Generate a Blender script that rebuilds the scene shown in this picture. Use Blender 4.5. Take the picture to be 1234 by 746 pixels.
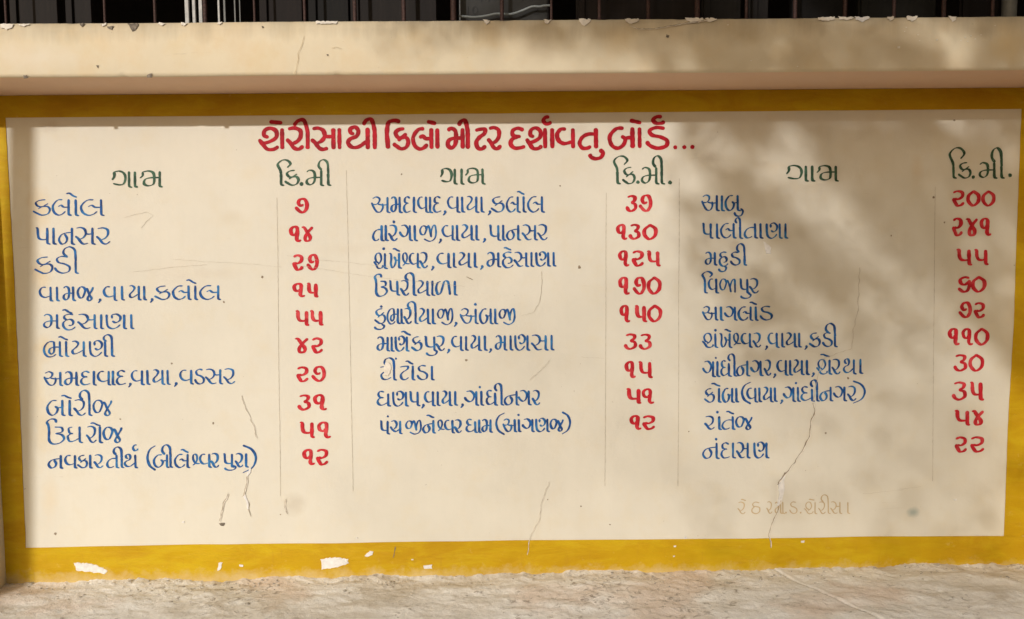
import bpy, bmesh, math, random
from mathutils import Vector, Matrix, noise
random.seed(7)
for o in list(bpy.data.objects): bpy.data.objects.remove(o)
sc = bpy.context.scene
C = sc.collection

# ---------------------------------------------------------------- camera
FPX, CX, CY = 1000.0, 617.0, 373.0          # focal length and centre, in pixels of a 1234 px wide frame
YAW, PITCH, ROLL = 0.0074, -0.0735, -0.0091
CAM = Vector((-0.0377, -3.0, 0.3016 + 1.0))   # z = 1 is the middle of the painted panel
_f = Vector((math.sin(YAW)*math.cos(PITCH), math.cos(YAW)*math.cos(PITCH), math.sin(PITCH)))
_r0 = Vector((math.cos(YAW), -math.sin(YAW), 0)); _u0 = _r0.cross(_f)
_r = _r0*math.cos(ROLL) + _u0*math.sin(ROLL); _u = -_r0*math.sin(ROLL) + _u0*math.cos(ROLL)
cam = bpy.data.objects.new('camera', bpy.data.cameras.new('camera')); C.objects.link(cam)
cam.matrix_world = Matrix(((_r.x, _u.x, -_f.x, CAM.x), (_r.y, _u.y, -_f.y, CAM.y), (_r.z, _u.z, -_f.z, CAM.z), (0, 0, 0, 1)))
cam.data.sensor_width = 36; cam.data.lens = 36*FPX/1234.0
cam.data.clip_start = .05; cam.data.clip_end = 500
sc.camera = cam

# ---------------------------------------------------------------- light
AZ, EL = math.radians(25), math.radians(19.5)     # sun stands 25 degrees left of the wall's normal
SUN = Vector((-math.sin(AZ)*math.cos(EL), -math.cos(AZ)*math.cos(EL), math.sin(EL)))
w = bpy.data.worlds.new('World'); sc.world = w; w.use_nodes = True
nt = w.node_tree
sky = nt.nodes.new('ShaderNodeTexSky'); sky.sky_type = 'NISHITA'; sky.sun_disc = False
sky.sun_elevation = EL; sky.sun_rotation = math.atan2(SUN.x, SUN.y); sky.dust_density = 8.0; sky.ozone_density = .3
nt.links.new(sky.outputs[0], nt.nodes['Background'].inputs[0])
nt.nodes['Background'].inputs[1].default_value = 0.05
sl = bpy.data.lights.new('sun', 'SUN'); sl.energy = 2.62; sl.angle = math.radians(.85); sl.color = (1.0, .975, .95)
so = bpy.data.objects.new('sun', sl); C.objects.link(so)
so.rotation_euler = (-SUN).to_track_quat('-Z', 'Y').to_euler()
sc.view_settings.view_transform = 'Standard'; sc.view_settings.look = 'None'
sc.view_settings.exposure = 0.0; sc.view_settings.gamma = 1.0

# ---------------------------------------------------------------- helpers
def at(x, y, Y=0.0):
    """point of the plane y = Y seen at pixel (x, y) of the photograph"""
    d = _f*FPX + _r*(x - CX) - _u*(y - CY)
    return CAM + d*((Y - CAM.y)/d.y)

def obj(name, verts, faces, m, parent=None, smooth=False, mi=None):
    me = bpy.data.meshes.new(name); me.from_pydata([tuple(v) for v in verts], [], faces)
    if not isinstance(m, (list, tuple)): m = [m]
    for k in m: me.materials.append(k)
    if mi: me.polygons.foreach_set('material_index', mi)
    if smooth: me.polygons.foreach_set('use_smooth', [True]*len(me.polygons))
    me.update()
    o = bpy.data.objects.new(name, me); C.objects.link(o)
    if parent: o.parent = parent
    return o
def tag(o, label, cat=None, group=None, kind=None):
    if label: o['label'] = label
    if cat: o['category'] = cat
    if group: o['group'] = group
    if kind: o['kind'] = kind
    return o
def thing(name, label, cat, loc=(0, 0, 0), group=None):
    o = bpy.data.objects.new(name, None); C.objects.link(o); o.location = loc
    return tag(o, label, cat, group)
def box(x0, x1, y0, y1, z0, z1, bev=0.0):
    bm = bmesh.new(); bmesh.ops.create_cube(bm, size=1)
    for v in bm.verts:
        v.co = Vector(((x0+x1)/2 + v.co.x*(x1-x0), (y0+y1)/2 + v.co.y*(y1-y0), (z0+z1)/2 + v.co.z*(z1-z0)))
    if bev: bmesh.ops.bevel(bm, geom=bm.edges[:], offset=bev, segments=2, profile=.6, affect='EDGES')
    V = [v.co.copy() for v in bm.verts]; bm.verts.index_update(); F = [[v.index for v in f.verts] for f in bm.faces]
    bm.free(); return V, F
def local(V, parent): return [Vector(v) - parent.location for v in V]
def join(parts):
    V, F = [], []
    for v, f in parts:
        n = len(V); V += list(v); F += [[i+n for i in q] for q in f]
    return V, F

class M:
    """small node helper"""
    def __init__(s, name, rough=.8, spec=.3):
        s.m = bpy.data.materials.new(name); s.m.use_nodes = True; s.t = s.m.node_tree; s.n = s.t.nodes
        s.b = s.n['Principled BSDF']; s.b.inputs['Roughness'].default_value = rough
        s.b.inputs['Specular IOR Level'].default_value = spec
        s.tc = s.n.new('ShaderNodeTexCoord').outputs['Object']
    def link(s, a, b): s.t.links.new(a, b)
    def map(s, scale=(1, 1, 1), loc=(0, 0, 0), rot=(0, 0, 0), kind='POINT'):
        q = s.n.new('ShaderNodeMapping'); q.vector_type = kind; q.inputs['Location'].default_value = loc
        q.inputs['Rotation'].default_value = rot; q.inputs['Scale'].default_value = scale
        s.link(s.tc, q.inputs['Vector']); return q.outputs[0]
    def noise(s, scale, detail=4, rough=.55, vec=None, dist=0):
        q = s.n.new('ShaderNodeTexNoise'); q.inputs['Scale'].default_value = scale; q.inputs['Detail'].default_value = detail
        q.inputs['Roughness'].default_value = rough; q.inputs['Distortion'].default_value = dist
        s.link(vec or s.tc, q.inputs['Vector']); return q.outputs['Fac']
    def ramp(s, fac, a, b, ca=(0, 0, 0), cb=(1, 1, 1)):
        q = s.n.new('ShaderNodeValToRGB'); e = q.color_ramp.elements
        e[0].position = a; e[1].position = b; e[0].color = (*ca, 1); e[1].color = (*cb, 1)
        s.link(fac, q.inputs[0]); return q.outputs[0]
    def mix(s, fac, a, b, mode='MIX'):
        q = s.n.new('ShaderNodeMix'); q.data_type = 'RGBA'; q.blend_type = mode
        for i, v in ((0, fac), (6, a), (7, b)):
            if isinstance(v, (tuple, list)): q.inputs[i].default_value = (*v, 1)
            elif isinstance(v, (int, float)): q.inputs[i].default_value = v
            else: s.link(v, q.inputs[i])
        return q.outputs[2]
    def math(s, op, a, b=0.0):
        q = s.n.new('ShaderNodeMath'); q.operation = op; q.use_clamp = op in ('MULTIPLY_ADD',)
        for i, v in ((0, a), (1, b)):
            if isinstance(v, (int, float)): q.inputs[i].default_value = v
            else: s.link(v, q.inputs[i])
        return q.outputs[0]
    def color(s, c):
        if isinstance(c, tuple): s.b.inputs['Base Color'].default_value = (*c, 1)
        else: s.link(c, s.b.inputs['Base Color'])
        return s
    def bump(s, h, strength=.3, dist=.01, chain=None):
        q = s.n.new('ShaderNodeBump'); q.inputs['Strength'].default_value = strength; q.inputs['Distance'].default_value = dist
        s.link(h, q.inputs['Height'])
        if chain: s.link(chain, q.inputs['Normal'])
        s.link(q.outputs[0], s.b.inputs['Normal']); return q.outputs[0]
    def blob(s, x, z, rx, rz, soft=1.0):
        """soft elliptical stain mask on the wall, centred at wall x, z"""
        v = s.map(scale=(1/rx, 0, 1/rz), loc=(-x/rx, 0, -z/rz))
        q = s.n.new('ShaderNodeVectorMath'); q.operation = 'LENGTH'; s.link(v, q.inputs[0])
        n = s.noise(14, 4, .6)
        d = s.math('ADD', q.outputs['Value'], s.math('MULTIPLY', s.math('SUBTRACT', n, .5), 1.3))
        return s.ramp(d, .15, 1.0, (1, 1, 1), (0, 0, 0))

# ---------------------------------------------------------------- materials
CREAM = (.722, .684, .582)
def m_cream(name, base=CREAM, stains=True, streak=False, dirt=.30, Y=0.0, topz=None):
    a = M(name, .7, .2)
    n1 = a.noise(1.7, 6, .62); n2 = a.noise(9, 6, .65); n3 = a.noise(130, 3, .6)
    c = a.mix(a.ramp(n1, .35, .68), tuple(x*.91 for x in base), base)
    c = a.mix(a.math('MULTIPLY', a.ramp(n2, .50, .74), dirt), c, tuple(v*k for v, k in zip(base, (.93, .84, .66))))
    # faint roller marks
    vert = a.noise(1, 4, .6, a.map(scale=(38, 1, 2.2)))
    c = a.mix(a.math('MULTIPLY', a.ramp(vert, .45, .75), .12), c, tuple(v*.86 for v in base))
    # fly specks and grime dots
    sp = a.noise(70, 2, .5); sp2 = a.noise(3.1, 3, .5)
    spk = a.math('MULTIPLY', a.ramp(sp, .735, .76), a.ramp(sp2, .5, .62))
    c = a.mix(a.math('MULTIPLY', spk, .55), c, (.22, .15, .09))
    if topz:       # rain streaks and mould creeping down from the top arris
        sp_ = a.n.new('ShaderNodeSeparateXYZ'); a.link(a.tc, sp_.inputs[0])
        g = a.n.new('ShaderNodeMapRange'); a.link(sp_.outputs[2], g.inputs[0]); g.inputs[1].default_value = topz-.11; g.inputs[2].default_value = topz+.005
        dr = a.noise(1, 6, .65, a.map(scale=(13, 13, 1.6))); 
        k = a.math('MULTIPLY', a.ramp(a.math('ADD', a.math('MULTIPLY', g.outputs[0], .55), a.math('MULTIPLY', dr, .6)), .52, .86), .62)
        c = a.mix(k, c, (.34, .27, .17))
        c = a.mix(a.math('MULTIPLY', a.ramp(a.noise(3.2, 6, .7), .50, .68), .45), c, (.70, .54, .33))
    if stains:
        for (px, py, rx, rz, col, st) in (STAINS if stains is True else stains):
            p = at(px, py, Y); c = a.mix(a.math('MULTIPLY', a.blob(p.x, p.z, rx, rz), st), c, col)
        # scuffs: thin long hairs of dirt
        h = a.noise(1, 5, .7, a.map(scale=(3.0, 1, 55), rot=(0, .06, 0)), 1.5)
        hm = a.math('MULTIPLY', a.ramp(h, .66, .71), a.ramp(n1, .5, .6))
        c = a.mix(a.math('MULTIPLY', hm, .30), c, (.42, .34, .24))
    a.color(c)
    b = a.bump(a.noise(5, 5, .55), .35, .012)
    b = a.bump(a.noise(42, 4, .6), .22, .003, b)
    a.bump(n3, .25, .0012, b)
    return a.m
STAINS = [(40, 300, .03, .30, (.60, .50, .34), .35), (47, 480, .028, .32, (.66, .54, .34), .35), (280, 262, .06, .03, (.62, .55, .42), .4), (255, 330, .16, .025, (.62, .55, .43), .3), (420, 300, .14, .03, (.62, .55, .43), .25), (560, 330, .16, .05, (.66, .60, .48), .25), (855, 190, .05, .03, (.42, .35, .27), .3), (355, 607, .055, .05, (.45, .38, .28), .35), (1101, 617, .03, .022, (.30, .36, .33), .75),
          (48, 250, .05, .10, (.66, .48, .24), .40), (50, 330, .04, .07, (.64, .46, .22), .45), (54, 420, .045, .06, (.66, .50, .26), .45),
          (56, 520, .04, .09, (.66, .50, .27), .35), (60, 600, .04, .10, (.70, .55, .33), .3), (700, 155, .06, .04, (.45, .36, .26), .3),
          (640, 150, .09, .035, (.55, .44, .33), .3), (60, 152, .05, .03, (.42, .34, .25), .4), (215, 330, .12, .08, (.62, .54, .44), .25),
          (150, 260, .10, .05, (.66, .57, .46), .2), (1105, 205, .03, .06, (.66, .48, .26), .25), (930, 200, .07, .02, (.7, .6, .45), .2)]
LSTAINS = [(640, 62, .10, .07, (.50, .40, .27), .35), (905, 42, .12, .05, (.42, .33, .20), .4), (960, 66, .13, .05, (.50, .38, .22), .35), (1090, 55, .12, .08, (.46, .36, .22), .35),
           (745, 50, .07, .06, (.74, .56, .30), .4), (1215, 52, .07, .07, (.76, .58, .30), .5), (590, 42, .05, .05, (.70, .54, .32), .4), (1180, 38, .05, .03, (.36, .28, .17), .4), (40, 70, .2, .05, (.80, .74, .64), .3)]
def m_yellow():
    a = M('yellow_border_paint', .6, .16)
    n1 = a.noise(2.3, 5, .6); n2 = a.noise(1, 6, .65, a.map(scale=(7, 1, 26)), .6)
    c = a.mix(a.ramp(n1, .35, .68), (.46, .255, .005), (.56, .36, .006))
    c = a.mix(a.math('MULTIPLY', a.ramp(n2, .5, .75), .55), c, (.58, .35, .02))
    c = a.mix(a.math('MULTIPLY', a.ramp(a.noise(24, 5, .7), .62, .78), .35), c, (.74, .58, .22))
    c = a.mix(a.math('MULTIPLY', a.ramp(a.noise(75, 3, .6), .70, .76), .5), c, (.36, .19, .02))
    c = a.mix(a.math('MULTIPLY', a.ramp(a.noise(1, 6, .7, a.map(scale=(4, 4, 12)), .8), .46, .66), .5), c, (.62, .45, .012))
    c = a.mix(a.math('MULTIPLY', a.ramp(a.noise(1, 5, .7, a.map(scale=(30, 30, 5), loc=(3, 0, 1))), .58, .74), .4), c, (.42, .22, .02))
    sp_ = a.n.new('ShaderNodeSeparateXYZ'); a.link(a.tc, sp_.inputs[0])       # splash of dust along the foot of the wall
    g = a.n.new('ShaderNodeMapRange'); a.link(sp_.outputs[2], g.inputs[0]); g.inputs[1].default_value = at(617, 664).z; g.inputs[2].default_value = at(617, 694).z
    k = a.ramp(a.math('ADD', a.math('MULTIPLY', g.outputs[0], .5), a.math('MULTIPLY', a.noise(16, 6, .7), .75)), .66, .90)
    c = a.mix(a.math('MULTIPLY', k, .65), c, (.62, .48, .24))
    a.color(c)
    b = a.bump(a.noise(1, 5, .6, a.map(scale=(9, 9, 30)), .8), .45, .008)
    a.bump(a.noise(60, 4, .6), .3, .003, b)
    return a.m
def m_paint(name, dark, mid, lite, rough=.6):
    a = M(name, rough, .16)
    n = a.noise(1, 4, .6, a.map(scale=(75, 1, 26)), .3); n2 = a.noise(22, 3, .5)
    c = a.mix(a.ramp(n, .36, .60), dark, mid); c = a.mix(a.math('MULTIPLY', a.ramp(n2, .5, .66), .7), c, lite)
    wear = a.ramp(a.noise(150, 3, .6), .70, .76)
    c = a.mix(a.math('MULTIPLY', wear, .35), c, CREAM)
    a.color(c); a.bump(n, .2, .001); return a.m
def m_plain(name, col, rough=.8, var=.3, scale=20, bump=.3, bd=.003, metallic=0):
    a = M(name, rough, .3); n = a.noise(scale, 5, .6)
    c = a.mix(a.ramp(n, .35, .7), tuple(v*(1-var) for v in col), col); a.color(c)
    a.b.inputs['Metallic'].default_value = metallic
    a.bump(a.noise(scale*3, 4, .6), bump, bd); return a.m

cream = m_cream('cream_wall_paint'); cream_l = m_cream('cream_ledge_paint', (.735, .645, .47), LSTAINS, dirt=.5, Y=-.30, topz=at(617, 22.5, -.30).z)
soffit_m = m_cream('bounce_tinted_soffit', (.78, .56, .40), False); yellow = m_yellow()  # soffit: cream with the ground's warm bounce light put into its colour
blue = m_paint('blue_sign_paint', (.014, .045, .16), (.015, .105, .34), (.04, .23, .50))
red = m_paint('red_sign_paint', (.36, .012, .020), (.57, .020, .034), (.66, .08, .09))
dred = m_paint('deep_red_title_paint', (.25, .006, .014), (.42, .008, .02), (.52, .014, .03))
green = m_paint('green_sign_paint', (.024, .050, .034), (.045, .105, .066), (.08, .17, .11))
pencil = m_plain('pencil_line', (.56, .50, .40), .8, .2)
incised = m_plain('scratched_tan', (.60, .46, .27), .8, .2)
crack_m = m_plain('crack_dark', (.34, .27, .19), .9, .4, 60)
tan_m = m_plain('crack_tan', (.58, .44, .24), .9, .3, 60)
hair_m = m_plain('crack_pale', (.44, .36, .26), .9, .3, 60)
highlight_chip_m = m_plain('crack_highlight_chip', (.86, .80, .70), .9, .2, 60)  # pale tone for painted crack highlights, also used on real chips and flecks
white_m = m_plain('bare_white_plaster', (.84, .82, .79), .95, .2, 60, .4, .003)
grime_m = m_plain('grey_chip_plaster', (.33, .28, .22), .95, .6, 90, .8, .004)
iron = m_plain('rusty_iron', (.085, .042, .034), .6, .7, 160, .7, .002)
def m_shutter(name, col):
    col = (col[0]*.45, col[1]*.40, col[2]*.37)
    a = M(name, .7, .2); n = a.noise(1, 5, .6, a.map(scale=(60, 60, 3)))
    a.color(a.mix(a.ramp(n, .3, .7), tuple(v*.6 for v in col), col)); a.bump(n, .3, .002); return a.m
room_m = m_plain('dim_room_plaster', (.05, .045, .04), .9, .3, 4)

# ---------------------------------------------------------------- brush lettering
def catmull(P, step=.9):
    if len(P) == 2:
        n = max(3, int(math.dist(P[0], P[1])/2)); return [(P[0][0]+(P[1][0]-P[0][0])*i/n, P[0][1]+(P[1][1]-P[0][1])*i/n) for i in range(n+1)]
    Q = [(2*P[0][0]-P[1][0], 2*P[0][1]-P[1][1])] + list(P) + [(2*P[-1][0]-P[-2][0], 2*P[-1][1]-P[-2][1])]
    out = []
    for i in range(1, len(Q)-2):
        a, b, c, d = Q[i-1:i+3]; n = max(3, int(math.dist(b, c)/step))
        for k in range(n):
            t = k/n
            out.append(tuple(.5*(2*b[j] + (c[j]-a[j])*t + (2*a[j]-5*b[j]+4*c[j]-d[j])*t*t + (3*b[j]-a[j]-3*c[j]+d[j])*t**3) for j in (0, 1)))
    out.append(P[-1]); return out
STROKE = [0]
def ribbon(P, thick, thin, nib=-22, taper=.35, wob=.10, depth=.0007, Y=0.0, plane=at):
    """one brush stroke given in photo pixels, laid on the wall plane Y as a strip of quads"""
    pts = catmull(P); n = len(pts); V, F = [], []
    STROKE[0] += 1; k = STROKE[0]; base = depth + (k % 23)*.00003
    L = [0]
    for i in range(1, n): L.append(L[-1] + math.dist(pts[i-1], pts[i]))
    tot = max(L[-1], 1e-3); nb = math.radians(nib); ph = random.uniform(0, 99)
    for i in range(n):
        a = pts[max(0, i-1)]; b = pts[min(n-1, i+1)]
        dx, dy = b[0]-a[0], b[1]-a[1]; l = math.hypot(dx, dy) or 1; dx /= l; dy /= l
        s = abs(dx*math.sin(nb) - dy*math.cos(nb))
        wd = thin + (thick-thin)*s**1.3
        e = min(L[i], tot-L[i]); r = max(thick*.55, .8)
        if e < r: wd *= taper + (1-taper)*math.sqrt(max(0, 1-(1-e/r)**2))
        wd *= 1 + wob*2*noise.noise(Vector((L[i]*.22, ph, 0)))
        j = wob*.9*noise.noise(Vector((L[i]*.35, ph+40, 0)))
        for sgn in (1, -1):
            q = plane(pts[i][0] - dy*(wd/2*sgn+j), pts[i][1] + dx*(wd/2*sgn+j), Y)
            V.append(Vector((q.x, Y - base - .00025*L[i]/max(tot, 1)*1.0, q.z)))
    for i in range(n-1): F.append([2*i, 2*i+1, 2*i+3, 2*i+2])
    return V, F
def disc(x, y, r, depth=.0009, Y=0.0, sides=14, ir=.12):
    STROKE[0] += 1; d = depth + (STROKE[0] % 23)*.00003
    V = []
    for i in range(sides):
        a = 2*math.pi*i/sides; q = at(x + r*math.cos(a)*(1+random.uniform(-ir, ir)), y + r*math.sin(a)*(1+random.uniform(-ir, ir)), Y)
        V.append(Vector((q.x, Y - d, q.z)))
    return V, [list(range(sides))]

# strokes of each letter: x 0..1 across the letter, y 0 (head) .. 1 (foot).  '|' = stem standing at x with a flicked foot
G = {
 'ka': [[(.74,.02),(.36,.07),(.14,.22),(.26,.42),(.52,.46),(.90,.26)], [(.28,.61),(.54,.47),(.86,.46),(1.0,.66),(.86,.92),(.52,1.0),(.22,.88),(-.04,.74)]],
 'ga': [[(.12,.05),(.50,.01),(.80,.26),(.70,.62),(.42,.76),(.12,.62),(-.02,.42)], '|1'],
 'gaH': [[(.10,.04),(.11,.32),(-.02,.56)], [(.08,.05),(.40,-.01),(.68,.12),(.78,.42),(.68,.78),(.42,.86),(.04,.78)], '|1'],
 'maH': [[(.12,.06),(.12,.28),(-.02,.46)], [(.10,.06),(.42,-.01),(.66,.10),(.72,.40),(.68,.82),(.42,.94),(.20,.82),(.24,.55),(.50,.43),(1.0,.41)], '|1'],
 'gha': [[(.40,.04),(.10,.12),(.16,.40),(.46,.46)], [(.30,.45),(.02,.62),(.14,.92),(.50,.92),(1,.72)], '|1'],
 'ca': [[(.06,.06),(.42,.0),(.64,.24),(.56,.50),(.34,.66)], [(-.02,.44),(.22,.70),(.56,.84),(1,.62)], '|1'],
 'ja': [[(.50,.30),(.40,.08),(.16,.06),(.0,.38),(.10,.76),(.30,.80),(.44,.50),(.52,.18),(.62,.22),(.76,.58),(.90,.86),(.78,1.02),(.64,.90),(.74,.62),(.94,.24),(1.0,.04)]],
 'jaa': [[(.42,.30),(.34,.06),(.14,.05),(.0,.38),(.08,.74),(.26,.78),(.38,.48),(.46,.14),(.54,.20),(.66,.60),(.74,.98)], [(.72,.95),(.68,.55),(.84,.08),(.97,.08),(1.0,.40),(1.0,1.0)]],
 'ji': [[(.42,.34),(.36,.10),(.16,.08),(.02,.34),(.10,.60),(.28,.62),(.40,.36),(.50,.06),(.58,.14),(.66,.50),(.72,.80)], [(.70,.80),(.72,.40),(.82,.08),(.93,.02),(1.0,.28),(1.0,.66),(.88,.94),(.60,1.06),(.26,.90)]],
 'Ta': [[(.02,.12),(.40,.06),(.86,.06),(.80,.26),(.36,.46),(.12,.68),(.24,.94),(.58,1.0),(.96,.84)]],
 'Tha': [[(.95,.08),(.45,.02),(.15,.18),(.25,.38),(.60,.40),(.95,.50),(.95,.82),(.55,1.0),(.10,.88),(.08,.60),(.40,.40)]],
 'Da': [[(.86,.04),(.46,.0),(.16,.14),(.26,.36),(.66,.46),(.96,.64),(.90,.90),(.52,1.0),(.18,.88),(0,.66)]],
 'Na': [[(.0,.0),(.02,.58),(.10,.88),(.34,1.02),(.60,.92),(.78,.72)], [(.30,.03),(.31,.30)], [(.30,.03),(.56,-.02),(.78,.16),(.74,.44),(.52,.58),(.32,.48)], '|1'],
 'ta': [[(1,.30),(.55,.30),(.18,.46),(.02,.76),(.20,.98),(.50,.98),(.72,.88)], '|1'],
 'tha': [[(.34,.30),(.16,.24),(.14,.06),(.38,-.02),(.54,.16),(.44,.40),(.14,.52),(.02,.70),(.22,.90),(.56,.88),(1,.60)], '|1'],
 'da': [[(.90,.10),(.50,.0),(.16,.12),(.20,.36),(.70,.42)], [(.56,.41),(.14,.54),(.02,.78),(.26,.98),(.62,.98),(1.0,.90)]],
 'dha': [[(.62,.02),(.24,-.02),(.06,.16),(.20,.38),(.58,.43)], [(.44,.42),(.10,.52),(.0,.76),(.22,.94),(.56,.92),(1,.74)], '|1,.12'],
 'na': [[(1,.28),(.52,.33),(.16,.46),(.0,.74),(.20,.99),(.50,.92),(.62,.66),(.44,.38)], '|1'],
 'pa': [[(-.04,.0),(.12,.06),(.16,.44),(.26,.66),(.56,.74),(1,.72)], '|1'],
 'ba': [[(.62,.04),(.28,.08),(.0,.44),(.08,.84),(.34,1.0),(.60,.84),(.68,.56),(.50,.42)], [(.66,.56),(.80,.50),(1,.50)], '|1'],
 'bha': [[(.64,.04),(.30,.06),(.04,.36),(.02,.74),(.24,1.02),(.54,1.02),(.76,.86)], [(.62,.02),(.64,.40),(.62,.70),(.48,.86),(.32,.72),(.38,.50),(.64,.40),(1,.40)], '|1'],
 'ma': [[(.04,.14),(.22,.02),(.48,.08),(.58,.30),(.54,.76),(.30,.96),(.06,.84),(.10,.62),(.40,.50),(1,.48)], '|1'],
 'ya': [[(.02,.03),(.30,.0),(.54,.14),(.42,.36),(.08,.62),(.14,.82),(.42,.82),(1,.58)], '|1'],
 'ra': [[(.08,.05),(.46,.0),(.80,.12),(.82,.42),(.62,.64),(.36,.74)], [(-.02,.52),(.22,.70),(.44,.94),(.72,1.0),(1.0,.84)]],
 'la': [[(.62,.03),(.28,.08),(.0,.44),(.08,.82),(.34,1.0),(.60,.94),(.80,.76)], [(.34,.48),(.52,.38),(.70,.50),(1,.50)], '|1'],
 'va': [[(.58,.04),(.22,.06),(.0,.32),(.12,.62),(.46,.76),(1,.66)], '|1'],
 'sha': [[(.34,.76),(.56,.60),(.68,.34),(.54,.03),(.26,.04),(.12,.28),(.22,.54),(.46,.66)], [(-.02,.54),(.18,.74),(.34,.96),(.58,1.0),(.78,.92),(.82,.78)], '|1'],
 'shaT': [[(.04,.74),(.42,.64),(.72,.44),(.72,.14),(.46,.0),(.20,.10),(.16,.34),(.38,.44)], [(-.08,.52),(.10,.76),(.32,1.0),(.62,1.0),(.84,.86)], '|1'],
 'shv': [[(.0,.86),(.28,.74),(.56,.48),(.58,.16),(.34,.0),(.08,.10),(.06,.38),(.28,.62),(.60,.72),(1.0,.72)]],
 'sa': [[(.04,.04),(.30,.0),(.54,.12),(.60,.40),(.44,.62),(.26,.70)], [(-.02,.52),(.16,.68),(.36,.94),(.54,1.0),(.76,.94)], [(.58,.36),(.76,.40),(1,.38)], '|1'],
 'ha': [[(.84,.03),(.46,.0),(.14,.12),(.14,.30),(.34,.38)], [(.34,.38),(.06,.58),(.06,.86),(.34,1.08),(.72,1.06),(1.02,.88)], [(.28,.42),(.60,.36),(.84,.52),(.76,.74),(.46,.80)]],
 'La': [[(.34,.04),(.10,.16),(.0,.56),(.12,.94),(.32,.86),(.46,.44),(.60,.04),(.84,.06),(.92,.40),(1.0,1.0)]],
 'kha': [[(-.04,.03),(.16,.08),(.20,.40),(.16,.72),(.30,.98),(.52,.86),(.66,.54),(.50,.24)], [(.66,.52),(.80,.48),(1,.50)], '|1'],
 'a': [[(.04,.12),(.26,.0),(.48,.10),(.46,.32),(.28,.48),(.06,.48)], [(-.02,.36),(.12,.68),(.32,.96),(.56,.96),(.70,.70),(.68,.42)], [(.36,.46),(.68,.52),(1,.50)], '|1'],
 'u': [[(.54,-.22),(.46,-.42),(.20,-.44),(.0,-.26),(.08,-.04),(.12,.30),(.12,.84),(.34,1.08),(.74,1.02),(.98,.76),(.84,.52),(.48,.44)], [(.50,.44),(.86,.34),(.84,.08),(.44,.04)]],
 'aa': ['|0'],
 'n0': [[(.50,.0),(.08,.30),(.06,.70),(.46,1.0),(.90,.74),(.94,.28),(.50,.0),(.40,.04)]],
 'n1': [[(.60,.40),(.42,.58),(.12,.50),(.04,.20),(.32,.0),(.62,.08),(.64,.48),(.58,.84),(.76,1.0),(1.0,.93)]],
 'n2': [[(.08,.12),(.44,.0),(.84,.10),(.84,.38),(.52,.56),(.20,.52)], [(.10,.48),(.22,.74),(.44,1.0),(.74,.97),(1.0,.78)]],
 'n3': [[(.10,.08),(.48,.0),(.86,.08),(.80,.30),(.46,.44)], [(.46,.44),(.88,.54),(.92,.82),(.52,1.0),(.20,.92),(0,.68)]],
 'n4': [[(.0,.04),(.22,.04),(.48,.36),(.76,.74),(.66,.98),(.38,.98),(.32,.74),(.58,.36),(.98,.0)]],
 'n5': [[(-.04,.0),(.16,.06),(.20,.44),(.34,.66),(.62,.72),(1,.68)], '|1'],
 'n6': [[(.96,.08),(.56,.02),(.20,.18),(.26,.44),(.58,.52),(.96,.26)], [(.92,.20),(.96,.52),(.80,.90),(.44,1.0),(.0,.76)]],
 'n7': [[(.72,.40),(.46,.50),(.26,.28),(.42,.02),(.78,.0),(.98,.28),(.98,.68),(.72,.98),(.40,.94),(0,.60)]],
}
def curl(kind, x0, x1, y0, top, H, st, heavy):
    """the long and short i-signs with their hooked heads"""
    w_ = x1-x0
    h = y0-top
    if kind == 'ii':
        if heavy: P = [(x0, top+h*.72), (x0+w_*.30, top+h*.16), (x0+w_*.72, top+h*.10), (x1-w_*.04, y0+H*.06), (x1, y0+H*.4), (x1, y0+H)]
        else: P = [(x0+w_*.34, y0+H*.02), (x0+w_*.02, top+h*.66), (x0+w_*.12, top+h*.20), (x0+w_*.52, top), (x0+w_*.90, top+h*.28), (x1-w_*.02, y0-h*.05), (x1, y0+H*.30)]
    else:
        X = x0 + w_*.26
        if heavy: P = [(x1, top+h*.22), (x0+w_*.62, top+h*.02), (x0+w_*.18, top+h*.30), (x0+w_*.06, y0+H*.2), (x0+w_*.10, y0+H*.6), (x0+w_*.14, y0+H)]
        else: P = [(x0+w_*.74, y0-h*.22), (x1, top+h*.40), (x0+w_*.74, top+h*.06), (x0+w_*.34, top+h*.06), (x0, top+h*.46), (x0+w_*.20, y0+H*.02), (X, y0+H*.30)]
    out = [P]
    if not heavy: out.append(stem(x1 if kind == 'ii' else X, y0+H*.22, y0+H, H))
    return out
def stem(X, y0, y1, H):
    j = random.uniform(-.25, .25)
    return [(X-.1+j, y0), (X+j*.4, y0+(y1-y0)*.5), (X+.05, y1-H*.12), (X+H*.05, y1-H*.02), (X+H*.21, y1+H*.02)]
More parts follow.
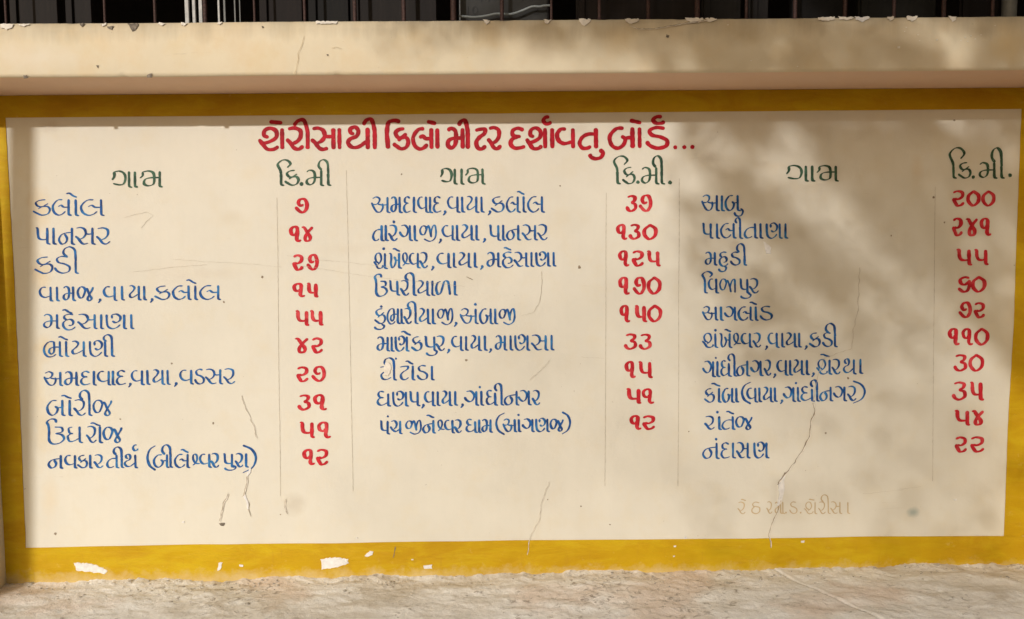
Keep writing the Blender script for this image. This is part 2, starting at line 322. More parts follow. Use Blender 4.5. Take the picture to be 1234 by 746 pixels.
def letters(spec, ox, oy, s, yt, yb, thick, thin, heavy=False, yt2=None, yb2=None, nib=-22, Y=0.0):
    """spec: 'glyph x0 x1 ...' read off an enlargement with origin ox, oy and scale s"""
    tok = spec.split(); i = 0; R_ = []
    xs = [float(t) for t in tok if t.replace('.', '', 1).replace('-', '').isdigit()]
    xa, xb = min(xs), max(xs)
    px = lambda x: ox + x/s
    def yy(x, a, b): return oy + (a + (b-a)*(x-xa)/max(1, xb-xa))/s
    while i < len(tok):
        g = tok[i]; i += 1; a = []
        while i < len(tok) and tok[i].replace('.', '', 1).replace('-', '').isdigit(): a.append(float(tok[i])); i += 1
        Yt = yy(a[0], yt, yt if yt2 is None else yt2); Yb = yy(a[0], yb, yb if yb2 is None else yb2)
        Yt += random.uniform(-.25, .25); Yb += random.uniform(-.25, .25); H = Yb-Yt
        add = lambda P, th=thick, tn=thin, **k: R_.append(ribbon(P, th*random.uniform(.93, 1.07), tn, nib, Y=Y, **k))
        if g == ',': x = px(a[0]); add([(x-H*.02, Yb-H*.10), (x+H*.05, Yb), (x-H*.02, Yb+H*.12), (x-H*.10, Yb+H*.20)], thick*1.15, thin); continue
        if g == '.': R_.append(disc(px(a[0]), (oy + a[1]/s), (a[2]/s if len(a) > 2 else 1.9), Y=Y)); continue
        if g == 'E':     # e-sign: a slanting dash above the stem
            x0, x1 = px(a[0]), px(a[1]); y0, y1 = oy+a[2]/s, oy+a[3]/s
            if heavy: add([(x0, y0+(.1 if y1 < y0 else 0)), ((x0+x1)/2, (y0+y1)/2), (x1, y1)], thick, thick*.9)
            else: add([(x0, y0+(y1-y0)*.25), (x0+(x1-x0)*.3, y0+(y1-y0)*.12), (x0+(x1-x0)*.62, y0+(y1-y0)*.62), (x1, y1)], thick*.85, thin*1.6)
            continue
        if g == 'U':     # u-sign below
            x0, x1 = px(a[0]), px(a[1]); y0, y1 = oy+a[2]/s, oy+a[3]/s; h = y1-y0
            add([(x0+(x1-x0)*.72, y0-h*.1), (x1, y0+h*.28), (x0+(x1-x0)*.84, y0+h*.84), (x0+(x1-x0)*.46, y1), (x0+(x1-x0)*.14, y0+h*.82), (x0, y0+h*.42)]); continue
        if g == 'R':     # reph
            x0, x1 = px(a[0]), px(a[1]); y0, y1 = oy+a[2]/s, oy+a[3]/s; h = y1-y0; w_ = x1-x0
            add([(x0+w_*.8, y0+h*.02), (x0+w_*.3, y0+h*.06), (x0, y0+h*.5), (x0+w_*.3, y1-h*.06), (x0+w_*.8, y0+h*.9), (x1, y0+h*.6)]); continue
        if g in '()':
            x0, x1 = px(a[0]), px(a[1]); y0, y1 = oy+a[2]/s, oy+a[3]/s; h = y1-y0; w_ = x1-x0
            P = [(x1, y0), (x0+w_*.30, y0+h*.16), (x0, y0+h*.46), (x0+w_*.26, y0+h*.80), (x1, y1)]
            if g == ')': P = [(x0+x1-p[0], p[1]) for p in P]
            add(P); continue
        if g in ('ii', 'i'):
            top = oy + a[2]/s
            for P in curl(g, px(a[0]), px(a[1]), Yt, top, H, thick, heavy): add(P)
            continue
        if g == 'aa':
            X = px(a[0]); add([(X, Yt), (X+.1, Yt+H*.5), (X+.3, Yb)] if heavy else stem(X, Yt, Yb, H)); continue
        x0, x1 = px(a[0]), px(a[1]); w_ = x1-x0
        nar = .84 if g in ('sha', 'shv', 'kha', 'bha', 'ji', 'jaa', 'a') else 1
        for st in G[g]:
            if isinstance(st, str):
                v = [float(q) for q in st[1:].split(',')]; ys = Yt + H*(v[1] if len(v) > 1 else 0)
                add([(x1, ys), (x1+.1, ys+(Yb-ys)*.5), (x1+.3, Yb)] if heavy else stem(x1, ys, Yb, H))
            else: add([(x0+p[0]*w_, Yt+p[1]*H) for p in st], thick*nar, thin)
    return join(R_)
LINES = []   # (name, label, material, args)
B = (3.0, 1.0); RD = (4.7, 2.3); GR = (3.4, 1.1)
c1a, c1b, c1c = (30, 190, 4.975), (30, 330, 4.113), (30, 430, 4.113)
c2a, c2b, c2c = (440, 190, 5.142), (440, 290, 5.142), (440, 390, 4.746)
c3a, c3b, c3c = (840, 220, 6.17), (840, 320, 5.876), (840, 420, 5.329)
VAAYA = 'vaaya'
def blue_line(lbl, spec, c, yt, yb, yt2=None, yb2=None): LINES.append(('place_name', 'blue brush lettered Gujarati line reading '+lbl, blue, (spec, *c, yt, yb, *B, False, yt2, yb2)))
blue_line('Kalol, first name of the left column', 'ka 52 150 la 168 262 aa 306 E 248 312 210 238 la 338 458', c1a, 250, 345)
blue_line('Pansar, second of the left column', 'pa 68 135 aa 172 na 205 282 sa 305 405 ra 430 512', c1a, 420, 517)
blue_line('Kadi in the left column', 'ka 62 165 Da 178 272 ii 230 305 535', c1a, 592, 693)
blue_line('Vamaj via Kalol in the left column', 'va 74 128 aa 160 ma 190 240 ja 262 338 , 370 va 392 445 aa 482 ya 517 565 aa 592 , 628 ka 645 716 la 735 812 aa 845 E 800 850 28 48 la 870 958', c1b, 64, 133, 56, 125)
blue_line('Mahesana in the left column', 'ma 92 160 ha 188 250 E 185 236 176 196 sa 262 346 aa 378 Na 405 492 aa 528', c1b, 200, 270)
blue_line('Bhoyani in the left column', 'bha 95 174 aa 205 E 165 214 310 328 ya 232 292 Na 322 398 ii 390 432 302', c1b, 333, 408)
blue_line('Amdavad via Vadsar in the left column', 'a 97 176 ma 197 256 da 278 325 aa 342 va 362 415 aa 436 da 455 502 , 520 va 530 580 aa 608 ya 635 682 aa 708 , 747 va 770 824 Da 842 888 sa 895 968 ra 985 1042', c1b, 485, 552, 470, 543)
blue_line('Borij in the left column', 'ba 112 186 aa 222 E 180 232 190 206 ra 242 302 ii 272 320 166 ja 340 430', c1c, 213, 290)
blue_line('Ughroj in the left column', 'u 110 196 gha 212 272 ra 305 355 aa 372 E 325 376 326 342 ja 390 480', c1c, 345, 424)
blue_line('Navkar Tirth in the left column', 'na 118 178 va 200 248 ka 262 308 aa 324 ra 342 388 ta 407 455 ii 440 480 447 tha 494 548 R 536 560 436 466 ( 608 648 440 562 ba 640 704 ii 680 722 436 la 744 806 E 772 812 458 474 shv 832 868 va 868 914 ra 922 962 pa 985 1026 U 990 1045 540 562 ra 1042 1082 aa 1096 ) 1080 1145 438 575', c1c, 487, 550, 478, 545)
blue_line('Amdavad via Kalol in the middle column', 'a 42 138 ma 160 214 da 240 282 aa 302 va 328 378 aa 402 da 424 472 , 492 va 513 572 aa 602 ya 630 688 aa 722 , 770 ka 782 858 la 878 945 aa 982 E 940 988 208 228 la 1010 1095', c2a, 243, 340, 238, 335)
blue_line('Taranga via Pansar in the middle column', 'ta 48 102 aa 128 ra 145 200 . 178 398 9 ga 215 278 aa 308 ji 338 438 , 465 va 480 542 aa 570 ya 598 660 aa 690 , 738 pa 770 825 aa 855 na 878 948 sa 972 1052 ra 1068 1130', c2a, 418, 513, 416, 508)
blue_line('Shankheshvar via Mahesana in the middle column', 'sha 55 122 . 115 50 9 kha 150 210 E 170 216 48 66 shv 232 278 va 276 326 ra 338 388 , 418 va 448 517 aa 550 ya 580 642 aa 680 , 722 ma 755 825 ha 852 918 E 858 906 42 58 sa 922 998 aa 1030 Na 1060 1134 aa 1168', c2b, 77, 172, 70, 156)
blue_line('Upariyala in the middle column', 'u 60 136 pa 150 200 ra 218 272 ii 250 302 200 ya 325 386 aa 416 La 440 526 aa 556', c2b, 248, 337)
blue_line('Kumbhariyaji, Ambaji in the middle column', 'ka 60 124 . 100 408 8 U 58 118 520 550 bha 138 202 aa 226 ra 240 288 ii 264 312 378 ya 335 390 aa 420 ji 448 540 , 560 a 590 685 . 683 395 9 ba 712 778 aa 806 ji 830 925', c2b, 420, 513)
blue_line('Manekpur via Mansa in the middle column', 'ma 68 128 aa 152 Na 174 238 E 205 262 42 66 ka 266 322 pa 340 396 U 350 410 152 182 ra 405 456 , 476 va 497 548 aa 577 ya 605 652 aa 685 , 716 ma 745 798 aa 832 Na 858 928 sa 950 1032 aa 1066', c2c, 76, 156, 64, 148)
blue_line('Tintoda in the middle column', 'Ta 84 152 ii 110 166 196 . 176 200 6 Ta 198 252 aa 272 E 230 276 212 232 Da 298 356 aa 382', c2c, 240, 320)
blue_line('Dhanap via Gandhinagar in the middle column', 'dha 72 132 Na 160 234 pa 254 300 , 330 va 342 388 aa 415 ya 440 485 aa 515 , 554 ga 570 636 aa 665 . 656 363 7 dha 695 744 ii 742 780 342 na 798 866 ga 878 936 ra 955 1000', c2c, 390, 470, 382, 462)
blue_line('Panch Jineshvar Dham in the middle column', 'pa 87 128 . 130 530 6 ca 145 200 ji 232 318 na 332 390 E 350 396 522 538 shv 416 456 va 456 500 ra 510 552 dha 580 630 aa 652 ma 668 716 ( 750 798 510 635 a 790 856 aa 880 . 877 522 7 ga 900 956 Na 978 1042 ja 1060 1132 ) 1125 1172 505 632', c2c, 556, 630, 542, 612)
blue_line('Abu, first name of the right column', 'a 37 146 aa 184 ba 212 302 U 276 340 198 250', c3a, 94, 208)
blue_line('Palitana in the right column', 'pa 40 100 aa 148 la 178 272 ii 285 320 262 ta 352 432 aa 472 Na 517 615 aa 656', c3a, 302, 412)
blue_line('Mahudi in the right column', 'ma 60 132 ha 165 230 U 160 216 622 662 Da 248 318 ii 295 352 455', c3a, 516, 612)
blue_line('Vijapur in the right column', 'i 38 105 42 va 82 136 jaa 162 268 pa 302 356 U 308 380 200 232 ra 370 436', c3b, 93, 193)
blue_line('Aglod in the right column', 'a 40 132 aa 170 ga 195 268 la 294 378 aa 416 E 370 424 258 276 Da 445 530', c3b, 290, 385)
blue_line('Shankheshvar via Kadi in the right column', 'sha 38 130 . 130 458 10 kha 160 230 E 192 242 452 468 shv 258 312 va 315 374 ra 395 452 , 490 va 505 564 aa 603 ya 630 692 aa 722 , 770 ka 795 868 Da 888 955 ii 910 976 410', c3b, 480, 580, 474, 574)
blue_line('Gandhinagar via Sheratha in the right column', 'ga 38 102 aa 130 . 120 60 7 dha 155 204 ii 200 240 35 na 255 322 ga 345 408 ra 430 475 , 497 va 515 569 aa 597 ya 620 672 aa 705 , 744 sha 768 850 E 790 852 36 52 ra 865 920 tha 940 1006 aa 1048', c3c, 82, 180, 66, 158)
blue_line('Koba via Gandhinagar in the right column', 'ka 48 108 aa 140 E 90 150 222 242 ba 165 224 aa 252 ( 288 345 215 355 va 322 374 aa 400 ya 425 474 aa 500 , 542 ga 555 618 aa 648 . 635 222 8 dha 670 738 ii 730 770 202 na 790 857 ga 877 945 ra 965 1022 ) 1000 1076 208 352', c3c, 254, 345, 242, 332)
blue_line('Rantej in the right column', 'ra 48 112 aa 142 . 130 408 9 ta 160 230 E 185 238 402 420 ja 250 352', c3c, 434, 518)
blue_line('Nandasan, last name of the right column', 'na 38 125 . 122 582 9 da 155 210 aa 230 sa 252 324 Na 367 445', c3c, 606, 706, 600, 696)
n1a, n1b, n2a, n2b, n3a, n3b = (320, 185, 3.73), (320, 375, 3.73), (725, 185, 4.144), (725, 355, 4.144), (1130, 170, 3.826), (1130, 355, 3.73)
def num(lbl, spec, c, yt, yb): LINES.append(('distance_number', 'red brush lettered Gujarati number '+lbl, red, (spec, *c, yt+5, yb-5, *RD, False, None, None, -10)))
for lbl, spec, c, yt, yb in [
  ('7, topmost in the left number column', 'n7 134 186', n1a, 200, 270), ('14 in the left number column', 'n1 112 160 n4 162 213', n1a, 325, 398),
  ('27, third in the left number column', 'n2 122 168 n7 187 231', n1a, 453, 527), ('15 in the left number column', 'n1 127 178 n5 188 226', n1a, 580, 647),
  ('55 in the left number column', 'n5 137 184 n5 202 248', n1b, -6, 66), ('42 in the left number column', 'n4 132 192 n2 206 256', n1b, 118, 190),
  ('27, eighth row of the left number column', 'n2 139 191 n7 208 263', n1b, 247, 318), ('31 in the left number column', 'n3 148 198 n1 220 276', n1b, 373, 447),
  ('51 in the left number column', 'n5 156 208 n1 238 294', n1b, 495, 571), ('12 in the left number column', 'n1 172 222 n2 227 280', n1b, 618, 692),
  ('37 in the middle number column', 'n3 124 172 n7 188 244', n2a, 207, 292), ('130 in the middle number column', 'n1 79 128 n3 139 188 n0 211 272', n2a, 352, 432),
  ('125 in the middle number column', 'n1 89 138 n2 150 208 n5 228 280', n2a, 484, 564), ('170 in the middle number column', 'n1 90 140 n7 158 211 n0 232 292', n2a, 616, 704),
  ('150 in the middle number column', 'n1 96 142 n5 168 212 n0 234 295', n2b, 52, 138), ('33 in the middle number column', 'n3 115 171 n3 189 244', n2b, 194, 276),
  ('15 in the middle number column', 'n1 122 170 n5 186 240', n2b, 332, 417), ('51 in the middle number column', 'n5 126 184 n1 206 262', n2b, 467, 545),
  ('12 in the middle number column', 'n1 146 198 n2 202 265', n2b, 602, 676),
  ('200, topmost in the right number column', 'n2 66 121 n0 138 190 n0 207 259', n3a, 227, 302), ('241 in the right number column', 'n2 67 112 n4 128 183 n1 199 246', n3a, 353, 438),
  ('55 in the right number column', 'n5 88 144 n5 170 220', n3a, 496, 573), ('60 in the right number column', 'n6 93 148 n0 160 217', n3a, 622, 699),
  ('72 in the right number column', 'n7 95 145 n2 162 210', n3b, 33, 107), ('110 in the right number column', 'n1 52 98 n1 112 158 n0 169 225', n3b, 150, 229),
  ('30 in the right number column', 'n3 74 127 n0 144 202', n3b, 268, 347), ('35 in the right number column', 'n3 67 125 n5 147 192', n3b, 390, 476),
  ('54 in the right number column', 'n5 78 132 n4 152 206', n3b, 518, 589), ('22 in the right number column', 'n2 76 129 n2 144 207', n3b, 636, 710)]: num(lbl, spec, c, yt, yb)
def head(lbl, spec, c, yt, yb): LINES.append(('column_heading', 'green brush lettered Gujarati heading '+lbl, green, (spec, *c, yt, yb, *GR)))
head('meaning village over the left column', 'gaH 525 625 aa 660 maH 692 808', c1a, 82, 175)
head('meaning village over the middle column', 'gaH 468 555 aa 597 maH 622 728', c2a, 68, 163)
head('meaning village over the right column', 'gaH 222 505 aa 600 maH 672 950', (930, 180, 12.34), 242, 470)
head('meaning km over the left numbers', 'i 55 112 28 ka 88 148 . 162 137 9 ma 182 250 ii 238 282 28', n1a, 74, 143)
head('meaning km over the middle numbers', 'i 62 128 12 ka 105 164 . 181 143 9 ma 198 272 ii 256 300 12 . 341 145 10', n2a, 68, 150)
head('meaning km over the right numbers', 'i 55 122 30 ka 95 150 . 163 166 8 ma 190 260 ii 248 294 32 . 333 158 9', n3a, 98, 170)
T1, T2 = (300, 130, 4.407), (570, 130, 4.407)
TW = (5.3, 4.3)
TITLE = [('shaT 62 176 E 108 178 74 80 ra 200 290 ii 238 312 62 sa 332 448 aa 480', T1, 108, 220), ('tha 524 630 ii 606 668 58', T1, 104, 220),
         ('i 728 804 66 ka 768 846 la 872 968 aa 1000 E 945 995 72 84', T1, 108, 218), ('ma 1052 1134 ii 1112 1162 64 Ta 1200 1262', T1, 108, 218), ('ra 78 150', T2, 104, 216),
         ('da 198 278 shaT 290 382 aa 420 R 374 414 48 86 va 446 530 ta 564 652 U 618 690 226 270', T2, 108, 215),
         ('ba 726 846 aa 884 E 832 894 66 80 Da 920 1035 R 956 1016 46 84 . 1074 210 11 . 1122 209 11 . 1165 208 12', T2, 104, 214)]

# ---------------------------------------------------------------- the painted wall
wall = thing('painted_wall', 'cream plaster wall with yellow painted border and Gujarati distance list under a jutting ledge', 'wall')
TL, TR, BR, BL = at(6.9, 142), at(1230.8, 131.3), at(1209.7, 645.8), at(31.3, 660)
def plane_grid(name, x0, x1, z0, z1, Y, m, nx=2, nz=2, parent=wall):
    V = [Vector((x0+(x1-x0)*i/nx, Y, z0+(z1-z0)*j/nz)) for j in range(nz+1) for i in range(nx+1)]
    F = [[j*(nx+1)+i, j*(nx+1)+i+1, (j+1)*(nx+1)+i+1, (j+1)*(nx+1)+i] for j in range(nz) for i in range(nx)]
    return obj(name, V, F, m, parent)
LD = .30                                           # how far the ledge juts out
ZS = at(617, 110.5).z                              # underside of the ledge at the wall
ZG = at(617, 692).z                                # foot of the wall
XP0 = at(7.5, 690).x; XP1 = at(1235.5, 683).x      # inner faces of the two piers
V, F = box(XP0-3.2, XP1+3.2, 0, .25, ZG-.3, ZS+.02)
obj('plaster_panel', V, F, cream, wall)
def band(name, top, bot, Y=-.0016, amp=.0016):
    """painted border strip between two rows of wall points, with a hand-cut edge"""
    V, F = [], []; n = 90
    def lerp(L, t):
        t *= len(L)-1; i = min(int(t), len(L)-2); return L[i].lerp(L[i+1], t-i)
    ph = random.uniform(0, 50)
    for i in range(n+1):
        a = lerp(top, i/n); b = lerp(bot, i/n); d = (b-a).normalized()
        a = a + d*amp*noise.noise(Vector((i*.35, ph, 0)))*1.5; b = b + d*amp*noise.noise(Vector((i*.35, ph+9, 0)))*1.5
        V += [Vector((a.x, Y, a.z)), Vector((b.x, Y, b.z)), Vector((b.x, Y+.0015, b.z)), Vector((a.x, Y+.0015, a.z))]
    for i in range(n):
        k = 4*i; F += [[k, k+1, k+5, k+4], [k+1, k+2, k+6, k+5], [k+3, k, k+4, k+7]]
    return obj(name, V, F, yellow, wall)
zt = ZS
band('border_band', [Vector((XP0, 0, zt)), Vector((XP1, 0, zt))], [at(-8, 142.2), TL, at(400, 138.5), at(800, 135), TR, at(1243, 131)])
band('border_band', [BL+Vector((-.1, 0, 0)), BL, at(250, 656), at(400, 654.5), at(620, 651), at(900, 649), at(1050, 646.5), BR, BR+Vector((.1, 0, 0))], [Vector((XP0, 0, ZG-.05)), Vector((XP1, 0, ZG-.05))])
band('border_band', [Vector((XP0, 0, TL.z-.0)), Vector((XP0, 0, BL.z))], [TL, at(15.5, 300), at(24, 480), BL], -.0022, .001)
band('border_band', [TR, at(1225, 280), at(1221, 400), at(1214, 520), BR], [Vector((XP1, 0, TR.z)), Vector((XP1, 0, BR.z))], -.0022, .001)

for name, label, m, args in LINES:
    V, F = letters(*args); o = obj(name, V, F, m, wall); o['label'] = label
V, F = join([letters(sp, *c, yt, yb, *TW, True, nib=-15) for sp, c, yt, yb in TITLE])
obj('title_lettering', V, F, dred, wall)['label'] = 'dark red headline in heavy Gujarati brush letters across the top'
V, F = letters('ra 145 180 E 160 182 528 534 Tha 207 245 ra 275 300 ma 312 338 aa 348 . 362 588 4 Da 378 412 . 428 588 4 sha 445 492 E 465 490 528 532 ra 508 540 ii 520 552 508 sa 562 604 aa 640', 850, 460, 3.73, 540, 592, 1.5, .9)
obj('scratched_lettering', V, F, incised, wall)['label'] = 'small faint tan Gujarati signature scratched near the lower right crack'
for (a, b) in [((334, 238), (338, 598)), ((417.5, 205), (425.5, 592)), ((730.5, 232), (729, 586)), ((818.5, 215), (817, 586)), ((1127, 225), (1123.5, 580))]:
    mid = [(a[0]+(b[0]-a[0])*t + random.uniform(-.3, .3), a[1]+(b[1]-a[1])*t) for t in (0, .2, .4, .6, .8, 1)]
    V, F = ribbon(mid, .62, .5, 0, wob=.35, depth=.0004); obj('ruled_line', V, F, pencil, wall)

# ---------------------------------------------------------------- cracks, chips and scars
def crack(pts, wd=1.2, lip=True, Y=0.0, parent=wall, depth=.0028, m=None):
    P = []
    for i in range(len(pts)-1):
        a, b = pts[i], pts[i+1]; n = max(2, int(math.dist(a, b)/5))
        for k in range(n):
            t = k/n; P.append((a[0]+(b[0]-a[0])*t + random.uniform(-.9, .9), a[1]+(b[1]-a[1])*t + random.uniform(-.4, .4)))
    P.append(pts[-1])
    V, F = ribbon(P, wd, wd*.5, 0, taper=.2, wob=.5, depth=depth, Y=Y); obj('crack', V, F, m or crack_m, parent)
    if lip:  # bright highlight beside the crack, painted as a pale strip
        V, F = ribbon([(x+wd*.8, y+.5) for x, y in P], wd*.9, wd*.5, 0, taper=.2, wob=.7, depth=depth+.0002, Y=Y); obj('crack_highlight_chip', V, F, highlight_chip_m, parent)
def chip(pts, m=None, Y=0.0, parent=wall, name='paint_chip', depth=.0034, rough=1.0):
    """flake with a ragged outline: a bevelled low relief patch"""
    cx_ = sum(p[0] for p in pts)/len(pts); cy_ = sum(p[1] for p in pts)/len(pts); out = []
    for i in range(len(pts)):
        a, b = pts[i], pts[(i+1) % len(pts)]; n = max(2, int(math.dist(a, b)/2.2))
        for k in range(n):
            t = k/n; out.append((a[0]+(b[0]-a[0])*t + random.uniform(-.5, .5)*rough, a[1]+(b[1]-a[1])*t + random.uniform(-.5, .5)*rough))
    V = []; n = len(out)
    for p in out: q = at(p[0], p[1], Y); V.append(Vector((q.x, Y-.0002, q.z)))
    for p in out:
        q = at(cx_+(p[0]-cx_)*.93, cy_+(p[1]-cy_)*.9, Y); V.append(Vector((q.x, Y-depth+random.uniform(-.0003, .0003), q.z)))
    q = at(cx_, cy_, Y); V.append(Vector((q.x, Y-depth, q.z)))
    F = []
    for i in range(n):
        j = (i+1) % n; F += [[i, j, n+j, n+i], [n+i, n+j, 2*n]]
    return obj(name, V, F, m or white_m, parent)
E_ = lambda L, ox, oy, s: [(ox+x/s, oy+y/s) for x, y in L]
crack(E_([(480, 95), (490, 130), (470, 190), (465, 250), (440, 300), (410, 345), (375, 395), (345, 430), (325, 455)], 850, 460, 3.73), .95)
crack(E_([(340, 530), (318, 590), (300, 630), (286, 690), (292, 745)], 850, 460, 3.73), .8, m=hair_m)
chip(E_([(362, 408), (352, 440), (356, 480), (345, 530), (330, 560), (320, 560), (330, 510), (326, 460), (345, 425)], 850, 460, 3.73), white_m)
crack(E_([(360, 406), (345, 425), (328, 450), (322, 462)], 850, 460, 3.73), 1.3, False, depth=.0045)
crack([(1035, 322), (1034, 371), (1028, 397), (1025, 420), (1008, 426), (992, 432)], .7, False, m=pencil)
crack([(992, 432), (985, 455), (979, 484)], .6, False, m=pencil)
crack(E_([(418, 288), (410, 350), (400, 398), (382, 418)], 220, 520, 5.33), .9, m=hair_m)
chip(E_([(445, 236), (438, 262), (418, 290), (412, 270), (428, 240)], 220, 520, 5.33))
chip(E_([(405, 400), (420, 440), (430, 500), (418, 498), (410, 440), (390, 415)], 220, 520, 5.33))
crack(E_([(425, 450), (428, 500), (442, 545)], 220, 520, 5.33), .6, False, m=hair_m)
crack(E_([(298, 395), (270, 450), (252, 520), (236, 575)], 220, 520, 5.33), .9, m=hair_m)
chip(E_([(236, 588), (275, 588), (262, 606), (248, 604)], 220, 520, 5.33), grime_m)
crack(E_([(668, 430), (655, 480), (675, 530)], 220, 520, 5.33), .7, True, m=hair_m)
crack([(291, 476), (299, 498), (305, 512), (310, 528)], .55, m=hair_m)
crack([(662, 580), (653, 604), (650, 625), (638, 648), (635, 668)], .45, m=pencil)
crack([(652, 327), (653, 346), (650, 364), (642, 376), (628, 380)], .4, False, m=pencil)
crack([(663, 433), (651, 446), (638, 458)], .35, True, m=pencil)
crack([(562, 333), (570, 337)], 1.0, False)
crack([(476, 658), (474, 672)], .8, False)
for L in ([(205, 312), (240, 315), (300, 318), (340, 322)], [(160, 328), (210, 322), (250, 319)], [(150, 262), (176, 256), (184, 260), (170, 275)], [(345, 308), (380, 313), (418, 316), (470, 322)],
          [(350, 318), (400, 326), (450, 334), (560, 345)], [(700, 430), (728, 432)], [(1080, 590), (1110, 586)], [(1040, 595), (1090, 590)]):
    crack(L, .4, False, m=pencil, depth=.0008)
chip(E_([(490, 435), (520, 455), (550, 475), (545, 530), (512, 528), (500, 470)], 840, 220, 6.17))
chip(E_([(118, 215), (150, 232), (148, 270), (135, 306), (112, 300), (108, 250)], 440, 390, 4.746), highlight_chip_m, rough=1.8)
chip(E_([(260, 345), (320, 348), (360, 362), (385, 375), (370, 387), (320, 380), (270, 375)], 0, 560, 2.938), rough=1.6)
chip([(386, 673), (402, 671), (420, 673), (421, 678), (410, 683), (400, 684), (387, 687)], rough=1.6)
chip(E_([(115, 322), (135, 303), (148, 306), (144, 318), (125, 327)], 400, 560, 2.938))
chip(E_([(322, 355), (355, 353), (355, 367), (325, 368)], 400, 560, 2.938))
chip(E_([(770, 375), (775, 345), (788, 345), (783, 370)], 0, 560, 2.938))
chip(E_([(848, 353), (862, 354), (860, 361), (850, 360)], 0, 560, 2.938))
for x, y, r in ((813, 658, 1.6), (812, 670, 1.2), (967, 652.5, 2.2), (826, 648, 2), (1151, 602, 1.7), (221, 629, 1.7), (497, 674, 1.3), (430, 648, 1)):
    chip([(x-r, y-r*.5), (x+r, y-r*.6), (x+r*.9, y+r*.6), (x-r*.8, y+r*.7)], rough=.5)
for x, y, r in ((698, 322, 2), (207, 438, 1.3), (257, 510, 1.3), (145, 505, .9), (270, 364, 1.2), (67, 643, 1.6), (562, 434, 1.4), (995, 522, 1.3), (1022, 456, 1.4), (1150, 145, 1.3), (650, 657, 1.2),
               (1074, 284, 1), (1125, 238, 1.6), (1138, 268, 1.2), (700, 610, .9), (735, 632, .9), (316, 334, 1.4), (338, 620, .8), (484, 210, 1), (675, 224, 1), (660, 602, .7), (830, 520, .8)):
    V, F = disc(x, y, r, .0006, ir=.35, sides=9); obj('speck', V, F, crack_m, wall)

# ---------------------------------------------------------------- ledge, piers
YL = -LD
zb = at(617, 88.5, YL).z; ztop = at(617, 22.5, YL).z
XL0, XL1 = XP0-3.2, XP1+3.2
def ledge():
    nx, V, F = 1150, [], []
    prof = [(.25, zb), (0.0, ZS), ]                                         # soffit runs from the wall to the lip
    rows = []
    for i in range(nx+1):
        x = XL0+(XL1-XL0)*i/nx; n_ = noise.noise(Vector((x*2.1, 3, 0))); n2 = noise.noise(Vector((x*16, 8, 0))); n3 = noise.noise(Vector((x*48, 5, 1)))
        bite = max(0, n2-.18)*.022 + max(0, n3-.2)*.008
        low = max(0, noise.noise(Vector((x*22, 77, 0)))-.3)*.012
        w0 = .0035*n_
        rows.append([(x, .30, ztop), (x, YL+.03, ztop+.001+w0*.4), (x, YL+.012+bite*.6, ztop-.002+w0*.4), (x, YL+.002+bite*.2, ztop-.006-bite), (x, YL+w0*.4, ztop-.03),
                     (x, YL+w0*.6, (ztop+zb)/2), (x, YL+w0*.4, zb+.012+low), (x, YL+.003, zb+.002+w0*.5+low), (x, YL+.01, zb+w0*.5+low*.3), (x, -.02, ZS+.001), (x, .02, ZS+.001)])
    m = len(rows[0]); mi = []
    for r in rows: V += [Vector(p) for p in r]
    for i in range(nx):
        for j in range(m-1):
            a = i*m+j; F.append([a, a+1, a+m+1, a+m]); mi.append(1 if j >= 8 else 0)
    return obj('ledge', V, F, [cream_l, soffit_m], wall, True, mi)
lg = ledge()
YF = YL - .0015
def lp(x, y): return (x, y)
for L, wd in ((E_([(340, 180), (400, 205), (480, 206), (550, 200), (620, 185), (720, 167), (800, 157), (900, 142)], 700, 0, 5.876), 1.1), ([(366, 43), (360, 65), (355, 89)], .45), ([(400, 58), (404, 57), (412, 59)], .5)):
    crack(L, wd, wd > 1, YF, lg, .0012, m=None if wd > 1 else tan_m)
topy = lambda x: 27.6 - x*.0087
for x0_, x1_, h in ((0, 16, 7), (22, 36, 3), (120, 128, 3), (190, 200, 3), (218, 226, 4), (262, 268, 3), (380, 408, 3.5), (582, 591, 6), (655, 664, 5), (698, 712, 8), (752, 770, 6), (826, 848, 6), (850, 864, 5), (985, 1006, 5), (1030, 1048, 6), (1068, 1078, 5), (1092, 1106, 6), (1143, 1153, 7), (1010, 1030, 4)):
    y0 = topy((x0_+x1_)/2)+1.6
    chip([(x0_, y0), (x1_, y0), (x1_-1, y0+h*.5), ((x0_+x1_)/2, y0+h), (x0_+1.5, y0+h*.6)], white_m if random.random() < .3 else highlight_chip_m, YF, lg, 'chipped_edge', .0009, 2.0)
for pts in ([(153, 28.5), (167, 28), (164, 36), (160, 38), (156, 33)], [(129, 32), (137, 31), (135, 36), (131, 35)], [(177, 90), (183, 88), (183, 93), (178, 94)], [(116, 79), (119, 79), (118, 82)], [(28, 91), (33, 90), (34, 94), (29, 94.5)], [(95, 28), (102, 28), (99, 32)],
            [(803, 41), (807, 42), (805, 46), (802, 45)], [(393, 65), (396, 65), (395, 67)], [(315, 31), (318, 32), (316, 34)]):
    chip(pts, grime_m, YF, lg, 'dirt_pit', .0012, 1.2)
for x, y, r in ((1083, 57, 2), (1092, 33, 1), (905, 73, .9), (961, 80, .9), (1129, 48, 1.2), (1106, 42, .8), (1199, 31, .9), (877, 30, 1), (1090, 38, .8), (1163, 45, 1), (1170, 43, 1), (1158, 49, .8), (1175, 47, .9), (1182, 42, .8), (1166, 50, .8), (1108, 49, .8)):
    chip([(x-r, y-r*.5), (x+r, y-r*.8), (x+r*.8, y+r*.6), (x-r*.7, y+r*.7)], highlight_chip_m, YF, lg, 'paint_fleck', .0012, .4)
